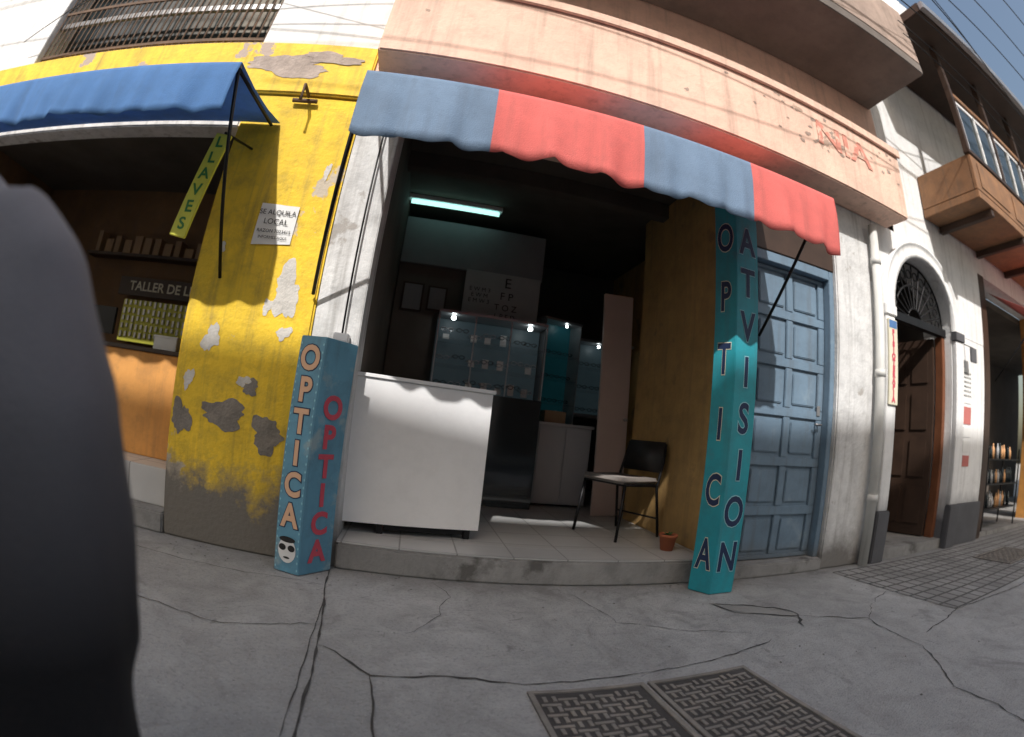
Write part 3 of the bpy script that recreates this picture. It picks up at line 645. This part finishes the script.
bmesh.ops.recalc_face_normals(bm,faces=bm.faces);o=mk('coat',bm,coat,pr,True)
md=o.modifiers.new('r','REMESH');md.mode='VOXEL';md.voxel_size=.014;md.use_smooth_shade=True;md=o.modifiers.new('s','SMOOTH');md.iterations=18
bm=bmesh.new()
for s in (-1,1):
    addtube(bm,[(px+s*.09,py,.5),(px+s*.10,py+.01,.3),(px+s*.10,py,.06)],[.085,.065,.05],14)
mk('trousers',bm,trouser,pr,True)
bm=bmesh.new()
for s in (-1,1): addtube(bm,[(px+s*.10,py-.08,.045),(px+s*.10,py+.02,.045),(px+s*.10,py+.15,.035)],[.035,.045,.03],12)
mk('shoes',bm,black,pr,True)
hx,hy=px-.22,py-.14
bm=bmesh.new();loft(bm,[(hx+.07,hy+.11,1.14,.06,.05),(hx+.05,hy+.07,1.24,.05,.055),(hx+.01,hy+.03,1.32,.05,.07),(hx,hy+.01,1.38,.068,.085),(hx,hy,1.44,.075,.095),(hx,hy,1.50,.07,.09),(hx,hy,1.54,.04,.05)])
addtube(bm,[(hx,hy+.08,1.44),(hx,hy+.115,1.405),(hx,hy+.085,1.395)],[.008,.016,.010],8)
for s in (-1,1): addtube(bm,[(hx+s*.07,hy,1.45),(hx+s*.085,hy-.01,1.42),(hx+s*.07,hy,1.39)],[.01,.016,.01],8)
bmesh.ops.recalc_face_normals(bm,faces=bm.faces);o=mk('head',bm,skinm,pr,True);md=o.modifiers.new('r','REMESH');md.mode='VOXEL';md.voxel_size=.006;md.use_smooth_shade=True;md=o.modifiers.new('s','SMOOTH');md.iterations=4
bm=bmesh.new()
for s in (-1,1): bmesh.ops.create_uvsphere(bm,u_segments=10,v_segments=8,radius=.011,matrix=Matrix.Translation((hx+s*.03,hy+.082,1.445)))
addtube(bm,[(hx-.022,hy+.090,1.362),(hx,hy+.096,1.36),(hx+.022,hy+.090,1.362)],.004,6);mk('eyes_and_mouth',bm,black,pr,True)
bm=bmesh.new();loft(bm,[(hx,hy-.045,1.30,.07,.06),(hx,hy-.035,1.40,.085,.075),(hx,hy-.02,1.47,.087,.09),(hx,hy-.008,1.53,.075,.09),(hx,hy-.01,1.565,.04,.05)]);mk('hair',bm,hairm,pr,True)
# ---------------------------------------------------------------- light
sd=Vector((.28,1.0,-.94)).normalized()
sl=bpy.data.lights.new('sun','SUN');sl.energy=4.5;sl.angle=math.radians(.8);sl.color=(1,.965,.92);so=bpy.data.objects.new('sun',sl);COL.objects.link(so);so.location=(0,-10,20)
so.rotation_euler=sd.to_track_quat('-Z','Y').to_euler()
w=bpy.data.worlds.new('World');S.world=w;w.use_nodes=True;nt=w.node_tree
sk=nt.nodes.new('ShaderNodeTexSky');sk.sky_type='NISHITA';sk.sun_disc=False;sk.sun_elevation=math.asin(-sd.z);sk.sun_rotation=math.atan2(-sd.x,-sd.y)%(2*math.pi);sk.altitude=0;sk.dust_density=5;sk.air_density=1.6
lk(nt,sk.outputs[0],nt.nodes['Background'].inputs[0]);nt.nodes['Background'].inputs[1].default_value=.15
# ---------------------------------------------------------------- camera
yaw,pitch,roll=[math.radians(a) for a in (10.729,6.619,6.479)]
f=Vector((math.sin(yaw)*math.cos(pitch),math.cos(yaw)*math.cos(pitch),math.sin(pitch)));r0=Vector((math.cos(yaw),-math.sin(yaw),0));u0=r0.cross(f)
r=math.cos(roll)*r0+math.sin(roll)*u0;u=-math.sin(roll)*r0+math.cos(roll)*u0
cd=bpy.data.cameras.new('camera');cam=bpy.data.objects.new('camera',cd);COL.objects.link(cam);S.camera=cam
mw=Matrix((r,u,-f)).transposed().to_4x4();mw.translation=(0,-2.767,.93);cam.matrix_world=mw
cd.clip_start=.02;cd.clip_end=600;cd.sensor_width=36;cd.sensor_fit='HORIZONTAL';cd.lens=17.4
cd.type='PANO';cd.panorama_type='FISHEYE_LENS_POLYNOMIAL';cd.fisheye_fov=math.radians(200)
fmm=496.18*36/1024
cd.fisheye_polynomial_k0=0;cd.fisheye_polynomial_k1=-1/fmm;cd.fisheye_polynomial_k2=0;cd.fisheye_polynomial_k3=0;cd.fisheye_polynomial_k4=0
cd.dof.use_dof=True;cd.dof.focus_distance=2.8;cd.dof.aperture_fstop=1.5
S.view_settings.view_transform='Standard';S.view_settings.look='None';S.view_settings.exposure=0
